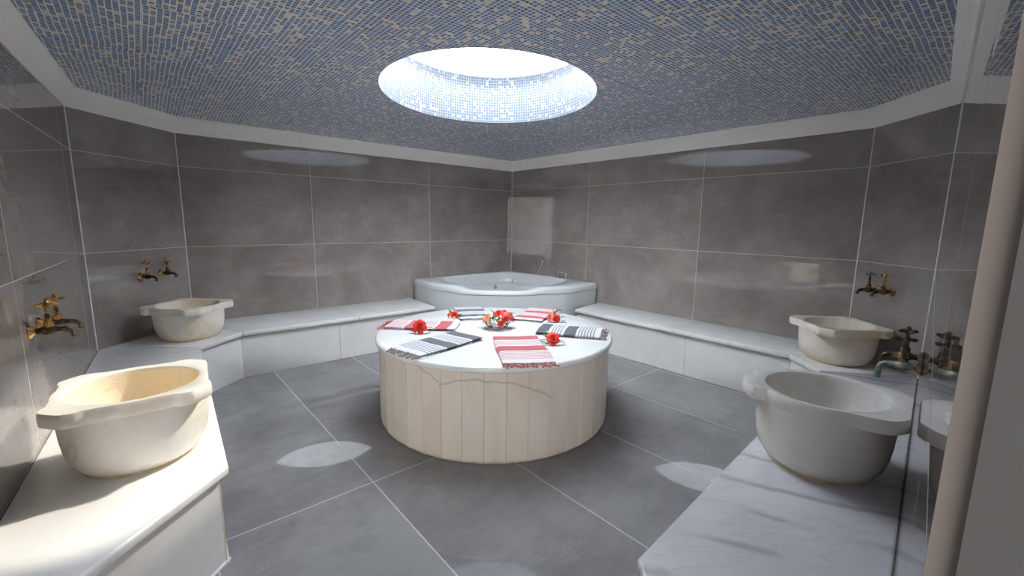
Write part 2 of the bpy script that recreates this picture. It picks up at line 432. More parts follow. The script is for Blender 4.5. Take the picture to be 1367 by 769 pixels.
# skylight glazing standing on the shaft
sk = thing('skylight', 'oval skylight over the stone platform, white with daylight', 'skylight', (SKC.x, SKC.y, ZTOP))
bm = bmesh.new()
rings(bm, [[Vector(((SRX + e) * math.cos(2 * PI * i / 96), (SRY + e) * math.sin(2 * PI * i / 96), z)) for i in range(96)] for e, z in ((.015, .0), (.07, .0), (.07, .018), (.015, .018), (.015, .0))])
obj('skylight_frame', bm, M_ALU, sk)
bm = bmesh.new()
rr = [[Vector(((SRX + .04) * q * math.cos(2 * PI * i / 96), (SRY + .04) * q * math.sin(2 * PI * i / 96), .020 + .10 * (1 - q * q))) for i in range(96)] for q in (1., .85, .6, .3, .02)]
rings(bm, rr, cap1=True)
obj('skylight_pane', bm, M_PANE, sk)

# ------------------------------------------------------------------ marble benches
ZB = .35
def inset(p, q, e):
    d = (q - p).xy.normalized(); return Vector((-d.y, d.x)) * e
def bench(name, label, slabs, fronts, slab_mat, loc, seal=()):
    t = thing(name, label, 'bench', loc)
    for poly in slabs:
        bm = bmesh.new(); c = sum((Vector(p.xy) for p in poly), Vector((0, 0))) / len(poly)
        prism(bm, [p.xy + (c - p.xy).normalized() * .0012 for p in poly], ZB - .032, ZB, .009, 4)
        obj('seat_slab', bm, slab_mat, t, world=True, angle=50)
    pl, inn = fronts
    def off(e):
        out = []; ns = []
        for p, q in zip(pl, pl[1:]):
            d = (q - p).xy.normalized(); nr = Vector((-d.y, d.x)); m_ = (p + q).xy / 2; ns.append(nr)
        sg = 1 if ns[0].dot(inn.xy - pl[0].xy) > 0 else -1
        for i, p in enumerate(pl):
            a, b = ns[max(0, i - 1)], ns[min(i, len(ns) - 1)]; m_ = (a + b) / (1 + a.dot(b)); out.append(p.xy + m_ * sg * e)
        return out
    o1, o2 = off(.028), off(.048)
    for i in range(len(pl) - 1):
        bm = bmesh.new(); d = (o1[i + 1] - o1[i]).normalized() * .0008
        prism(bm, [o1[i] + d, o1[i + 1] - d, o2[i + 1] - d, o2[i] + d], 0., ZB - .033, .0015, 1)
        obj('front_panel', bm, M_PANEL, t, world=True)
    for i in range(1, len(pl) - 1):                 # stained grout standing between the front panels
        bm = bmesh.new(); c = o1[i] * .93 + o2[i] * .07; lathe(bm, [(.0035, .002), (.0035, ZB - .034)], 8, (c.x, c.y, 0)); obj('joint_line', bm, M_RUST, t, world=True)
    for p, q, inn, mat, z, r in seal:
        d = (q - p).xy.normalized(); nrm = Vector((-d.y, d.x)); nrm = nrm if nrm.dot(Vector(inn.xy) - p.xy) > 0 else -nrm
        bm = bmesh.new(); a = p.xy + nrm * .027; b = q.xy + nrm * .027
        tube(bm, [(*a, z), (*((a + b) / 2), z), (*b, z)] if z is not None else [(*a, .0), (*a, ZB - .034)], r, 8)
        obj('joint_line', bm, mat, t, world=True)
    return t
L2, L3 = P(-1.768, -2.556), P(-1.790, -2.925)
c0, c1, c2 = AB(1.425, .30), AB(2.2, .30), AB(2.9, .3)
LFc = P(-.632, -4.197)
bench('marble_bench', 'long low marble bench along the left wall, turning under the basin by the left corner',
      [[AB(1.405, 0), AB(2.2, 0), AB(2.2, .563), AB(1.445, .565)], [AB(2.2, 0), LW, L2, AB(2.2, .563)], [LW, P(-2.3353, -2.955), L3, L2]],
      ([AB(1.445, .565), AB(2.36, .562), L2, L3], AB(2, 0)), M_SLAB, AB(2.2, .3),
      seal=[
            (AB(1.445, .565), L2, AB(2, 0), M_RUST, ZB - .036, .004)])
bench('marble_bench', 'white marble bench in the left foreground carrying the sunlit basin',
      [[L3, P(-2.3353, -2.957), LC, JL, LFc]],
      ([L3, LFc, P(-.650, -4.93)], LC), M_SLAB, P(-1.2, -4.1),
      seal=[(LFc, P(-.650, -4.95), P(-1.5, -4.4), M_WSEAL, .001, .006), (L3, LFc, LC, M_WSEAL, .001, .006)])
R2, R3 = P(2.003, -2.645), P(2.006, -2.962)
RFc = P(.651, -4.485)
bench('marble_bench', 'long low marble bench along the right wall, turning under the basin by the right corner',
      [[AB(0, 1.395), AB(.455, 1.475), AB(.455, 2.43), AB(0, 2.43)], [AB(0, 2.43), AB(.455, 2.43), R2, RW], [RW, R2, R3, P(2.4713, -2.995)]],
      ([AB(.455, 1.475), AB(.455, 2.583), R2, R3], AB(0, 2)), M_SLAB, AB(.25, 2.4),
      seal=[
            (AB(.455, 1.475), R2, AB(0, 2), M_RUST, ZB - .036, .0045)])
bench('marble_bench', 'grey-veined marble bench in the right foreground carrying the nearest right basin',
      [[R3, RFc, JR, RC, P(2.4713, -2.998)]],
      ([R3, RFc, P(.66, -5.15)], RC), M_VEIN, P(1.3, -4.3),
      seal=[(R3, RFc, RC, M_WSEAL, .001, .005)])

# ------------------------------------------------------------------ round stone platform
TC = P(.112, -2.835, -.95); TR, TH = .721, .5
def drum_mat():
    m = NT('platform_panel_marble'); u, v, _ = m.sep(m.tc('UV')); o = m.tc('Object')
    idx = m.math('FLOOR', m.math('MULTIPLY', u, 41.)); r = m.white(m.comb(idx, 2., 0.), 1); r1, r2, r3 = m.sep(r)
    n = m.noise(m.vmath('ADD', m.mapping(o, scale=(1, 1, .45)), m.vmath('SCALE', r, scale=5.)), 6., 5, .6, .8)
    c = m.mix(m.ramp(n, .3, .7), (.68, .60, .52), (.78, .71, .63))
    c = m.mix(m.math('MULTIPLY', r1, .38), c, (.66, .55, .42))
    c = m.mix(m.math('MULTIPLY', r2, .25), c, (.66, .65, .65))
    # grey vein arching across neighbouring slabs
    wob = m.math('MULTIPLY', m.math('SUBTRACT', m.noise(o, 9., 4), .5), .06)
    arc_ = m.math('ADD', m.math('SUBTRACT', .425, m.math('MULTIPLY', m.math('POWER', m.math('ABSOLUTE', m.math('SUBTRACT', u, .7535)), 2.), 16.)), wob)
    d1 = m.math('ABSOLUTE', m.math('SUBTRACT', v, arc_))
    arc2 = m.math('ADD', m.math('SUBTRACT', .47, m.math('MULTIPLY', m.math('SUBTRACT', u, .675), 2.1)), wob)
    d2 = m.math('ABSOLUTE', m.math('SUBTRACT', v, arc2))
    in2 = m.math('MULTIPLY', m.math('GREATER_THAN', u, .672), m.math('LESS_THAN', u, .705))
    in1 = m.math('MULTIPLY', m.math('GREATER_THAN', u, .705), m.math('LESS_THAN', u, .835))
    vv = m.math('MAXIMUM', m.math('MULTIPLY', in1, m.math('SUBTRACT', 1., m.ramp(d1, .001, .009))), m.math('MULTIPLY', in2, m.math('SUBTRACT', 1., m.ramp(d2, .001, .008))))
    c = m.mix(m.math('MULTIPLY', vv, .5), c, (.30, .29, .28))
    low = m.math('MULTIPLY', m.ramp(m.math('ADD', v, m.math('MULTIPLY', m.math('SUBTRACT', n, .5), .1)), .03, .0), .35)
    c = m.mix(low, c, (.42, .37, .31))
    return m.bsdf(c, .3)
M_DRUM = drum_mat()
tb = thing('stone_platform', 'round white marble massage platform in the middle of the floor', 'platform', TC)
bm = bmesh.new(); uv = bm.loops.layers.uv.new('UVMap'); NP = 41; RB = .704
for kk in range(NP):
    t0, t1 = 2 * PI * kk / NP, 2 * PI * (kk + 1) / NP; g = .0022 / RB
    prof = [(RB - .012, 0.), (RB - .006, .004), (RB, .016), (RB, TH - .031)]
    cols = []
    for tt, e in ((t0, -.004), (t0 + g, 0.), (t1 - g, 0.), (t1, -.004)):
        cols.append([(bm.verts.new(((r + e) * math.cos(tt), (r + e) * math.sin(tt), z)), tt / (2 * PI), z) for r, z in prof])
    for a, b in zip(cols, cols[1:]):
        for i in range(3):
            q = (a[i], b[i], b[i + 1], a[i + 1]); f = bm.faces.new([x[0] for x in q])
            ins = 1e-4
            for lp, x in zip(f.loops, q): lp[uv].uv = (min(max(x[1], t0 / (2 * PI) + ins), t1 / (2 * PI) - ins), x[2])
obj('side_panels', bm, M_DRUM, tb, angle=20)
bm = bmesh.new()
lathe(bm, [(.69, TH - .031), (TR - .008, TH - .031), (TR, TH - .024), (TR, TH - .012), (TR - .004, TH - .004), (TR - .012, TH), (TR * .6, TH), (.2, TH), (.02, TH)], 128)
obj('top_slab', bm, M_TOP, tb, angle=60)

# ------------------------------------------------------------------ basins (kurna)
def kurna(mat, label, loc, rot, s=1., H=.235, ear=42., square=True, inside=None):
    t = thing('stone_basin', label, 'basin', loc, rot, 'carved marble washing basins')
    n = 216; RIM = .044 * s; ri = .176 * s; r0, lobe, hw = .203 * s, .250 * s, math.radians(19.5)
    ears = [math.radians(q + w_ * ear) for q in (90, 270) for w_ in (-1, 1)]; ol = []
    for i in range(n):                              # round rim with four ears on the diagonals
        th = 2 * PI * i / n; d = min(abs(((th - a + PI) % (2 * PI)) - PI) for a in ears)
        wide = math.sin(th) < 0 and not square       # the ears by the wall flare out gradually
        hq = math.radians(40) if wide else hw
        k = max(0., min(1., (hq - d) / math.radians(30 if wide else 3.2))); k = k * k * (3 - 2 * k)
        sq = lobe if wide else min(lobe, .216 * s / math.cos(PI / 4 - min(d, PI / 4)) if d < hw else lobe)
        r = r0 + (sq - (0. if wide else .022) * s * max(0, d / hw) ** 3 - r0) * k
        if square:                                   # nearly square slab with a slightly proud ear at each corner
            m4 = (th % (PI / 2)) - PI / 4; d4 = abs(m4); k4 = max(0., min(1., (math.radians(17) - d4) / math.radians(2.6))); k4 = k4 * k4 * (3 - 2 * k4)
            r = max(r0, min(.256 * s, .198 * s / math.cos(PI / 4 - d4) + .010 * s * k4))
        ol.append(Vector((r * math.cos(th), max(r * math.sin(th), -.225 if not square else -9.))))   # cut straight where it stands against the wall
    def ring(scale, z): return [Vector((p.x * scale, p.y * scale, z)) for p in ol]
    def circ(r, z): return [Vector((r * math.cos(2 * PI * i / n), r * math.sin(2 * PI * i / n), z)) for i in range(n)]
    # bowl: outer shell and the hollow
    bm = bmesh.new()
    rings(bm, [circ(r * s, z * (H - RIM + .002)) for r, z in ((.10, .0), (.136, .0), (.146, .025), (.164, .09), (.181, .21), (.191, .37), (.196, .56), (.199, .8), (.1995, 1.))], cap0=True)
    nf0 = len(bm.faces)
    rings(bm, [circ(ri - .001, H - .012), circ(ri - .003, H - .05), circ(ri - .010, H - .10), circ(ri - .030, H - .145), circ(ri - .075, H - .172), circ(.04 * s, H - .18)], cap1=True)
    bm.faces.ensure_lookup_table()
    for f in list(bm.faces)[nf0:]: f.material_index = 1
    obj('bowl', bm, [mat, inside or mat], t, angle=50)
    bm = bmesh.new()
    rings(bm, [circ(.192 * s, H - RIM), ring(.985, H - RIM), ring(1., H - RIM + .006), ring(1.003, H - .020), ring(1., H - .007), ring(.988, H), circ(ri + .006, H + .000), circ(ri + .001, H - .003), circ(ri - .001, H - .014)])
    obj('rim', bm, mat, t, angle=38)
    bm = bmesh.new(); rings(bm, [circ(.145 * s, .0), circ(.154 * s, .0), circ(.153 * s, .004), circ(.148 * s, .009), circ(.140 * s, .006)])
    obj('sealant_ring', bm, M_SEAL, t, label='stained sealant bead')
    return t
kurna(M_BASIN, 'cream stained marble basin by the left wall below the left brass taps', P(-2.030, -2.712, -.6), -PI / 2, 1.01)
kurna(M_BASINL, 'bright sunlit cream marble basin cut off at the left foreground', P(-.975, -4.155, -.6), math.atan2(-.744, .668), 1.0, .262, inside=M_BASININ)
kurna(M_BASIN, 'cream marble basin on the far end of the right bench', P(2.228, -2.735, -.6), PI / 2)
kurna(M_BASINR, 'large pale marble basin with rounded ear nearest on the right', P(1.380, -3.974, -.6), math.atan2(.763, .647), 1.0, .267, 27., False)

# ------------------------------------------------------------------ old brass taps
def tap(label, loc, rotz, mats, spout_down=.03, handle=0., scale=1., flange=None):
    """local +x points out of the wall"""
    body, stem, hand = mats
    t = thing('wall_tap', label, 'tap', loc, rotz, 'old brass wall taps')
    rx = axis_mat((1, 0, 0))
    bm = bmesh.new(); lathe(bm, [(.026, 0), (.026, .004), (.020, .010), (.013, .016), (.011, .018)], 24, mat=rx)
    t.scale = (scale,) * 3
    obj('wall_flange', bm, flange or M_BRASS, t)
    bm = bmesh.new()
    lathe(bm, [(.011, .014), (.011, .03), (.014, .034), (.018, .045), (.018, .058), (.013, .068), (.010, .074), (.010, .080)], 20, mat=rx)
    tube(bm, [(.075, 0, 0), (.095, 0, -.001), (.108, 0, -.008), (.114, 0, -.020), (.115, 0, -spout_down)], [.010, .0095, .009, .009, .010], 14)
    obj('spout', bm, body, t)
    bm = bmesh.new(); lathe(bm, [(.014, .010), (.014, .030), (.009, .034), (.0065, .060), (.0065, .086)], 16, c=(.052, 0, 0))
    obj('valve_stem', bm, stem, t)
    bm = bmesh.new(); rz = Matrix.Rotation(handle, 3, 'Z')
    for ax in ((1, 0, 0), (0, 1, 0)):
        d = rz @ Vector(ax); c0 = Vector((.052, 0, .094))
        tube(bm, [c0 - d * .03, c0 - d * .022, c0 - d * .008, c0 + d * .008, c0 + d * .022, c0 + d * .03], [.004, .0075, .0045, .0045, .0075, .004], 10)
    lathe(bm, [(.011, .084), (.011, .102), (.006, .110), (.002, .112)], 14, c=(.052, 0, 0))
    obj('cross_handle', bm, hand, t)
    return t
tap('old brass wall tap above the far left basin, nearer the picture edge', P(-2.3353, -2.735, -.180), 0., (M_BRONZE, M_BRASS, M_BRASS), handle=.4)
tap('old brass wall tap above the far left basin, nearer the wall corner', P(-2.3353, -2.575, -.173), 0., (M_BRONZE, M_BRONZE, M_BRASS), handle=.8)
tap('wall tap with green corroded handle above the far right basin', P(2.4713, -2.672, -.163), PI, (M_BRONZE, M_BRONZE, M_VERD), handle=.3)
tap('brown brass wall tap beside the green-handled one on the right', P(2.4713, -2.790, -.158), PI, (M_BRONZE, M_BRASS, M_BRASS), handle=.7)
fl_n = math.atan2(.668, .744)
tap('brass wall tap over the sunlit foreground basin, towards the room corner', P(-1.52 , -3.986, -.19), fl_n, (M_BRONZE, M_BRASS, M_BRASS), handle=.2)
tap('brass wall tap over the sunlit foreground basin, towards the doorway', P(-1.42, -4.097, -.19), fl_n, (M_BRONZE, M_BRASS, M_BRASS), handle=.6)
fr_n = math.atan2(.647, -.763)
tap('dark tarnished wall tap past the nearest right basin, further from the doorway', P(1.44 + .647 * .56, -4.262 + .763 * .56, -.255), fr_n, (M_BRONZE, M_BRONZE, M_BRONZE), handle=.5, spout_down=.05, flange=M_BRONZE)
tap('dark wall tap with green spout past the nearest right basin, closer to the doorway', P(1.44 + .647 * .43, -4.262 + .763 * .43, -.262), fr_n, (M_VERD, M_BRONZE, M_BRONZE), handle=.1, spout_down=.06, flange=M_BRONZE)

# ------------------------------------------------------------------ corner bathtub
tubo = thing('corner_bathtub', 'white acrylic corner bathtub where the two back walls meet', 'bathtub', AB(.62, .62))
e = .006
out_pts = [(e, e), (.25, e), (.7, e), (1.2, e), (1.385, e), (1.392, e + .03), (1.405, .20), (1.425, .42), (1.405, .56), (1.33, .74), (1.22, .90), (1.08, 1.035), (.92, 1.16), (.74, 1.275), (.57, 1.375), (.44, 1.415), (.28, 1.405), (.10, 1.395), (e + .03, 1.392), (e, 1.385), (e, 1.2), (e, .7), (e, .25)]
in_pts = [(.17, .17), (.30, .095), (.55, .075), (.90, .075), (1.08, .11), (1.165, .22), (1.215, .42), (1.245, .60), (1.19, .76), (1.05, .92), (.88, 1.04), (.70, 1.14), (.55, 1.20), (.40, 1.175), (.22, 1.12), (.11, 1.04), (.075, .86), (.075, .55), (.095, .30)]
cen = (.62, .62); NTB = 160
oo = polar([Vector(p) for p in chaikin(out_pts, 2)], cen, NTB); ii = polar([Vector(p) for p in chaikin(in_pts, 2)], cen, NTB)
def ssm(x, a, b): x = min(1, max(0, (x - a) / (b - a))); return x * x * (3 - 2 * x)
def dip(p):      # the front of the rim is lower than its arms
    t = math.degrees(math.atan2(p.y - cen[1], p.x - cen[0]))
    return -.034 * ssm(t, 2, 20) * ssm(-t, -88, -68)
def tring(src, z, off=0., scale=1., d=1.):
    r = []
    for p in src:
        v = p - Vector(cen); L = v.length; v = v * scale * ((L - off) / L)
        q = Vector(cen) + v; r.append(AB(q.x, q.y, z + dip(p) * d))
    return r
ZR = -.388
bm = bmesh.new()
rings(bm, [tring(oo, -.452, .014, d=.35), tring(oo, -.452, .0, d=.35), tring(oo, ZR - .035, -.001, d=.7), tring(oo, ZR - .016, .004), tring(oo, ZR - .004, .014), tring(oo, ZR, .030),
           tring(ii, ZR - .001, -.018), tring(ii, ZR - .006, -.006), tring(ii, ZR - .022, .004)])
obj('tub_rim', bm, M_ACRYL, tubo, world=True, angle=60)
bm = bmesh.new()
rings(bm, [tring(ii, ZR - .022, .004), tring(ii, ZR - .06, .012, d=.6), tring(ii, ZR - .105, .02, d=.2), tring(ii, ZR - .115, .03, d=0), tring(ii, ZR - .118, .0, .86, d=0), tring(ii, ZR - .135, .0, .835, d=0), tring(ii, ZR - .36, .0, .72, d=0), tring(ii, ZR - .39, .0, .66, d=0), tring(ii, ZR - .40, .0, .05, d=0)], cap1=True)
from mathutils.bvhtree import BVHTree
bvh = BVHTree.FromBMesh(bm); hit = bvh.ray_cast(P(.40022, -5.45738, .21922), AB(.34, .10, -.56) - P(.40022, -5.45738, .21922))   # spot on the inner back wall for the overflow
OVN = hit[1] if hit[1].y < 0 else -hit[1]
OVF = (hit[0] - Vector(tubo.location), (.02, -1., .30))
obj('tub_basin', bm, M_ACRYL, tubo, world=True, angle=60)
bm = bmesh.new()
rings(bm, [tring(oo, -.456, .005, d=.35), tring(oo, -.70, .008, d=0), tring(oo, -.95, .014, d=0)])
obj('tub_apron', bm, M_ACRYL, tubo, world=True, angle=60)
bm = bmesh.new()
rings(bm, [tring(oo, -.451, .010, d=.35), tring(oo, -.457, .010, d=.35)])
obj('shadow_gap', bm, M_GAP, tubo, world=True, label='black joint under the rim')
def on_tub(a, b, z=ZR): return AB(a, b, z) - Vector(tubo.location)
# overflow, jet, spout and mixer parts fixed to the tub
bm = bmesh.new(); c, d = OVF; lathe(bm, [(.001, .010), (.019, .010), (.025, .004), (.025, -.03)], 24, c=c, mat=axis_mat(d)); obj('overflow_cover', bm, M_JET, tubo, label='round grey overflow cover')
bm = bmesh.new(); c = on_tub(.17, .24, ZR - .118)
lathe(bm, [(.020, -.01), (.020, .012), (.012, .018), (.005, .022), (.004, .062), (.006, .066)], 18, c=c)
for sx in (-1, 1): box(bm, c + Vector((sx * .024, 0, .010)), (.030, .016, .014), .004)
obj('air_control', bm, M_CHROME, tubo, label='small chrome control knob')
bm = bmesh.new(); c = on_tub(.60, .036); lathe(bm, [(.034, .0), (.034, .006), (.022, .012), (.008, .014)], 24, c=c); obj('drain_knob', bm, M_CHROME, tubo, label='flat chrome knob')
# hand shower in its holder
hs = bpy.data.objects.new('hand_shower', None); link(hs, tubo); hs.location = on_tub(.036, .52)
hs.rotation_euler = (0, 0, math.radians(-20))
bm = bmesh.new(); lathe(bm, [(.026, 0), (.026, .006), (.016, .012), (.013, .03), (.010, .034)], 20); obj('holder', bm, M_CHROME, hs)
bm = bmesh.new(); tube(bm, [(0, 0, .02), (.014, 0, .05), (.034, 0, .09), (.056, 0, .128), (.070, 0, .150)], [.015, .017, .018, .019, .021], 14)
obj('handle', bm, M_CHROME, hs)
bm = bmesh.new(); lathe(bm, [(.016, -.022), (.036, -.008), (.044, .006), (.044, .016), (.038, .021), (.004, .021)], 24, c=(.078, -.004, .168), mat=axis_mat((-.75, -.25, .45)))
obj('shower_head', bm, M_CHROME, hs)
bm = bmesh.new(); c = on_tub(.040, .98)
lathe(bm, [(.026, 0), (.026, .006), (.018, .012), (.016, .05), (.018, .054), (.018, .066), (.010, .072)], 20, c=c)
tube(bm, [c + Vector((0, 0, .060)), c + Vector((-.03, -.01, .068)), c + Vector((-.08, -.025, .080)), c + Vector((-.095, -.03, .082))], [.008, .006, .005, .004], 10)
obj('mixer_lever', bm, M_CHROME, tubo, label='chrome mixer with thin lever')
bm = bmesh.new(); c = on_tub(.055, .87)
lathe(bm, [(.022, 0), (.022, .006), (.014, .012), (.012, .03)], 20, c=c)
tube(bm, [c + Vector((0, 0, .026)), c + Vector((-.015, -.02, .042)), c + Vector((-.05, -.055, .040)), c + Vector((-.075, -.08, .022))], [.012, .012, .011, .010], 12)
obj('filler_spout', bm, M_CHROME, tubo, label='low chrome filler spout')

# ------------------------------------------------------------------ folded towels on the platform
ZT = .5
def towel(label, ci, co, w, dark, shift, seed, fm):
    ci, co = P(*ci), P(*co); d = (co - ci).xy; L = d.length; rot = math.atan2(d.y, d.x); rnd = random.Random(seed)
    t = thing('folded_towel', label, 'towel', (ci.x, ci.y, ZT), rot, 'striped bath towels laid round the platform')
    bm = bmesh.new(); uv = bm.loops.layers.uv.new('UVMap')
    NX, NY, th = 36, 14, .0052
    for lay in range(3):
        dx, dy = (0, 0) if lay == 2 else (rnd.uniform(-.006, .008), rnd.uniform(-.006, .006))
        z0 = lay * th + .0006
        def pt(i, j, top):
            u, v = i / NX, j / NY
            x = u * L + dx; y = (v - .5) * w + dy
            y += .004 * math.sin(u * 7 + seed + lay) ; x += .003 * math.sin(v * 6 + seed * 2 + lay)
            ed = min(1., min(i, NX - i, j, NY - j) / 1.2) ; ed = math.sqrt(max(0., 1 - (1 - ed) ** 2))
            wob = .0014 * noise.noise(Vector((u * 5 + seed, v * 3, lay))) + .0014
            z = z0 + th * .5 + (th * .48 * ed if top else -th * .48 * ed) + (wob if lay == 2 else 0) * (1 if top else .3)
            return Vector((x, y, max(z, .0008)))
        top = [[bm.verts.new(pt(i, j, True)) for j in range(NY + 1)] for i in range(NX + 1)]
        bot = [[(top[i][j] if i in (0, NX) or j in (0, NY) else bm.verts.new(pt(i, j, False))) for j in range(NY + 1)] for i in range(NX + 1)]
        for i in range(NX):
            for j in range(NY):
                for g in (top, bot):
                    q = (g[i][j], g[i + 1][j], g[i + 1][j + 1], g[i][j + 1])
                    try: f = bm.faces.new(q)
                    except ValueError: continue
                    for lp, (a, b) in zip(f.loops, ((i, j), (i + 1, j), (i + 1, j + 1), (i, j + 1))): lp[uv].uv = (a / NX, b / NY)
    obj('cloth', bm, towel_mat(label.split(',')[0][:30] + '_cloth', dark, shift), t, angle=60)
    bm = bmesh.new(); nf = 15
    for k in range(nf):
        y = (k + .5) / nf * w - w / 2 + rnd.uniform(-.004, .004); ln = rnd.uniform(.028, .05); a = rnd.uniform(-.9, .9)
        pts = []; z = rnd.uniform(.006, .014)
        for q in range(5):
            s = q / 4; pts.append((L - .004 + ln * s * math.cos(a * s), y + ln * s * math.sin(a * s) * .9, max(.0042, z * (1 - s * .9) + (.007 * math.sin(s * PI) if k % 2 else .003))))
        tube(bm, pts, [.0028, .0042, .0036, .0044, .0022], 7)
        lathe(bm, [(.001, -.0055), (.0045, -.003), (.0055, 0), (.0045, .003), (.001, .0055)], 8, c=Vector(pts[-1]) + Vector((0, 0, .0018)))
    obj('fringe', bm, fm, t)
    return t
towel('red and white striped towel at the front of the platform, fringe towards the viewer', (.250, -3.036), (.352, -3.505), .258, RED, 0., 1, M_FR)
towel('black and white striped towel at the front left of the platform', (-.028, -3.022), (-.285, -3.400), .238, BLACK, 0., 2, M_FB)
towel('red and white striped towel at the left of the platform, behind the biggest rose', (-.130, -2.815), (-.575, -2.815), .215, RED, .10, 3, M_FR)
towel('black and white striped towel at the back left of the platform, nearest the bathtub', (-.048, -2.600), (-.180, -2.205), .215, BLACK, .12, 4, M_FB)
towel('red and white striped towel at the back right of the platform', (.305, -2.595), (.420, -2.195), .215, RED, .10, 5, M_FR)
towel('black and white striped towel at the right edge of the platform', (.385, -2.812), (.765, -2.895), .240, BLACK, .02, 6, M_FB)

# ------------------------------------------------------------------ roses
def bloom(bm, R, d, c=(0, 0, 0), seed=0, layers=((.34, 4, .15), (.62, 5, .45), (.92, 6, .8), (1.1, 6, 1.15))):
    """cup of overlapping curved petals opening along d"""
    rnd = random.Random(seed); M = axis_mat(d)
    for li, (rad, cnt, op) in enumerate(layers):
        for k in range(cnt):
            t0 = 2 * PI * (k + li * .5) / cnt + rnd.uniform(-.2, .2); wd = 2 * PI / cnt * 1.25; op2 = op * rnd.uniform(.85, 1.15)
            g = []
            for i in range(7):
                v = i / 6; row = []
                for j in range(7):
                    u = j / 6 - .5; shape = math.sin(PI * (.18 + .74 * v)) ** .6
                    t = t0 + u * wd * shape
                    curl = v ** 3 * .35 * op2
                    r = R * rad * (.12 + .75 * math.sin(v * PI / 2) * (.35 + .65 * min(1, op2)) + curl)
                    z = R * (1.15 * math.sin(v * PI / 2) * (1.1 - .55 * min(1.2, op2)) - .32 * v ** 3 * op2 + .05 * math.sin(u * 9 + k) * v - .5 * (2 * u) ** 2 * v * .12)
                    row.append(Vector(c) + M @ Vector((r * math.cos(t), r * math.sin(t), z)))
                g.append(row)
            rings(bm, g, loop=False)
    lathe(bm, [(R * .06, 0), (R * .2, R * .2), (R * .22, R * .6), (R * .10, R * .95), (R * .02, R * 1.)], 10, c=c, mat=M)
def leaf(bm, p, d, ln, wd, up=(0, 0, 1), droop=.25):
    d = Vector(d).normalized(); s = d.cross(Vector(up)).normalized(); u = s.cross(d)
    g = []
    for i in range(8):
        v = i / 7; w_ = wd * math.sin(PI * min(1, v * .92 + .08)) ** .8 * (1 - .25 * v)
        q = Vector(p) + d * ln * v + u * (ln * .18 * math.sin(v * PI) - droop * ln * v * v)
        g.append([q + s * w_ * k * .5 + u * abs(k) * w_ * .18 for k in (-1, -.5, 0, .5, 1)])
    rings(bm, g, loop=False)
def rose(label, loc, rotz, R, mat, d, leaves, stem=None, seed=0, zc=None, extra=()):
    t = thing('artificial_rose', label, 'flower', loc, rotz, None)
    def seat(b):
        for v in b.verts: v.co.z = max(v.co.z, .0012)
        return b
    bm = bmesh.new(); bloom(bm, R, d, (0, 0, R * .85 if zc is None else zc), seed); obj('petals', seat(bm), mat, t, angle=80)
    for c, r2, d2, m2 in extra:
        bm = bmesh.new(); bloom(bm, r2, d2, c, seed + 3); obj('petals', seat(bm), m2, t, angle=80)
    for p, dd, ln, wd, pale in leaves:
        bm = bmesh.new(); leaf(bm, p, dd, ln, wd); obj('leaf', seat(bm), M_LEAFP if pale else M_LEAF, t, angle=80)
    if stem:
        bm = bmesh.new(); tube(bm, stem, .0025, 8); obj('stem', seat(bm), M_LEAF, t)
    return t
fwd = Vector((-.15, -1, 0))
rose('biggest open red rose lying in front of the left red towel', P(-.325, -2.985, -.45), 0, .034, M_PRED, (-.2, -.85, .45),
     [((.03, .01, .02), (1, .2, .25), .055, .022, True), ((-.02, 0, .008), (-1, -.25, -.02), .05, .022, False), ((.02, .0, .016), (.9, -.35, .1), .045, .02, False)], [(0, .0, .02), (.05, .03, .02), (.09, .04, .016)], 11, zc=.038)
rose('small red rosebud beside the back left black striped towel', P(-.205, -2.560, -.45), 0, .021, M_PRED, (.15, -.9, .35),
     [((.02, .01, .03), (.8, .3, .7), .04, .02, False), ((-.03, .01, .03), (-.4, .3, .8), .04, .02, False), ((.0, -.01, .012), (.3, -1, .0), .04, .016, True), ((.03, 0, .012), (1, -.3, .1), .04, .018, False)], [(0, 0, .02), (.03, .05, .02), (.06, .08, .012)], 12, zc=.026,
     extra=(((-.032, -.002, .022), .017, (-.9, -.3, .2), M_PRED),))
rose('two red rosebuds with upright leaves near the platform back right edge', P(.500, -2.585, -.45), 0, .022, M_PRED, (.1, -.9, .35),
     [((-.01, .01, .03), (-.15, .2, 1), .055, .020, False), ((.005, .01, .03), (.15, .1, 1), .05, .018, True), ((.015, .01, .03), (.6, .1, .8), .045, .02, False), ((.03, 0, .025), (.9, .1, .35), .045, .02, False), ((.03, -.01, .01), (1, -.2, .05), .045, .02, False), ((-.02, .01, .03), (-.6, .2, .7), .045, .018, True)], [(0, 0, .02), (-.01, .04, .03), (-.02, .08, .04)], 13, zc=.026,
     extra=(((-.036, .0, .034), .023, (-.6, -.6, .4), M_PINK),))
rose('red rose with green leaves in front of the right black striped towel', P(.470, -3.135, -.45), 0, .030, M_PRED, (.0, -.75, .75),
     [((-.03, .02, .02), (-.7, .5, .5), .06, .030, False), ((-.02, .02, .03), (-.3, .6, .8), .055, .026, True), ((-.035, -.01, .012), (-1, -.35, .0), .05, .026, False), ((.03, 0, .014), (1, .15, .2), .045, .020, True), ((.03, .0, .01), (1, -.2, .05), .04, .018, False)], [(0, 0, .02), (-.05, .03, .02), (-.09, .02, .012)], 14, zc=.032)
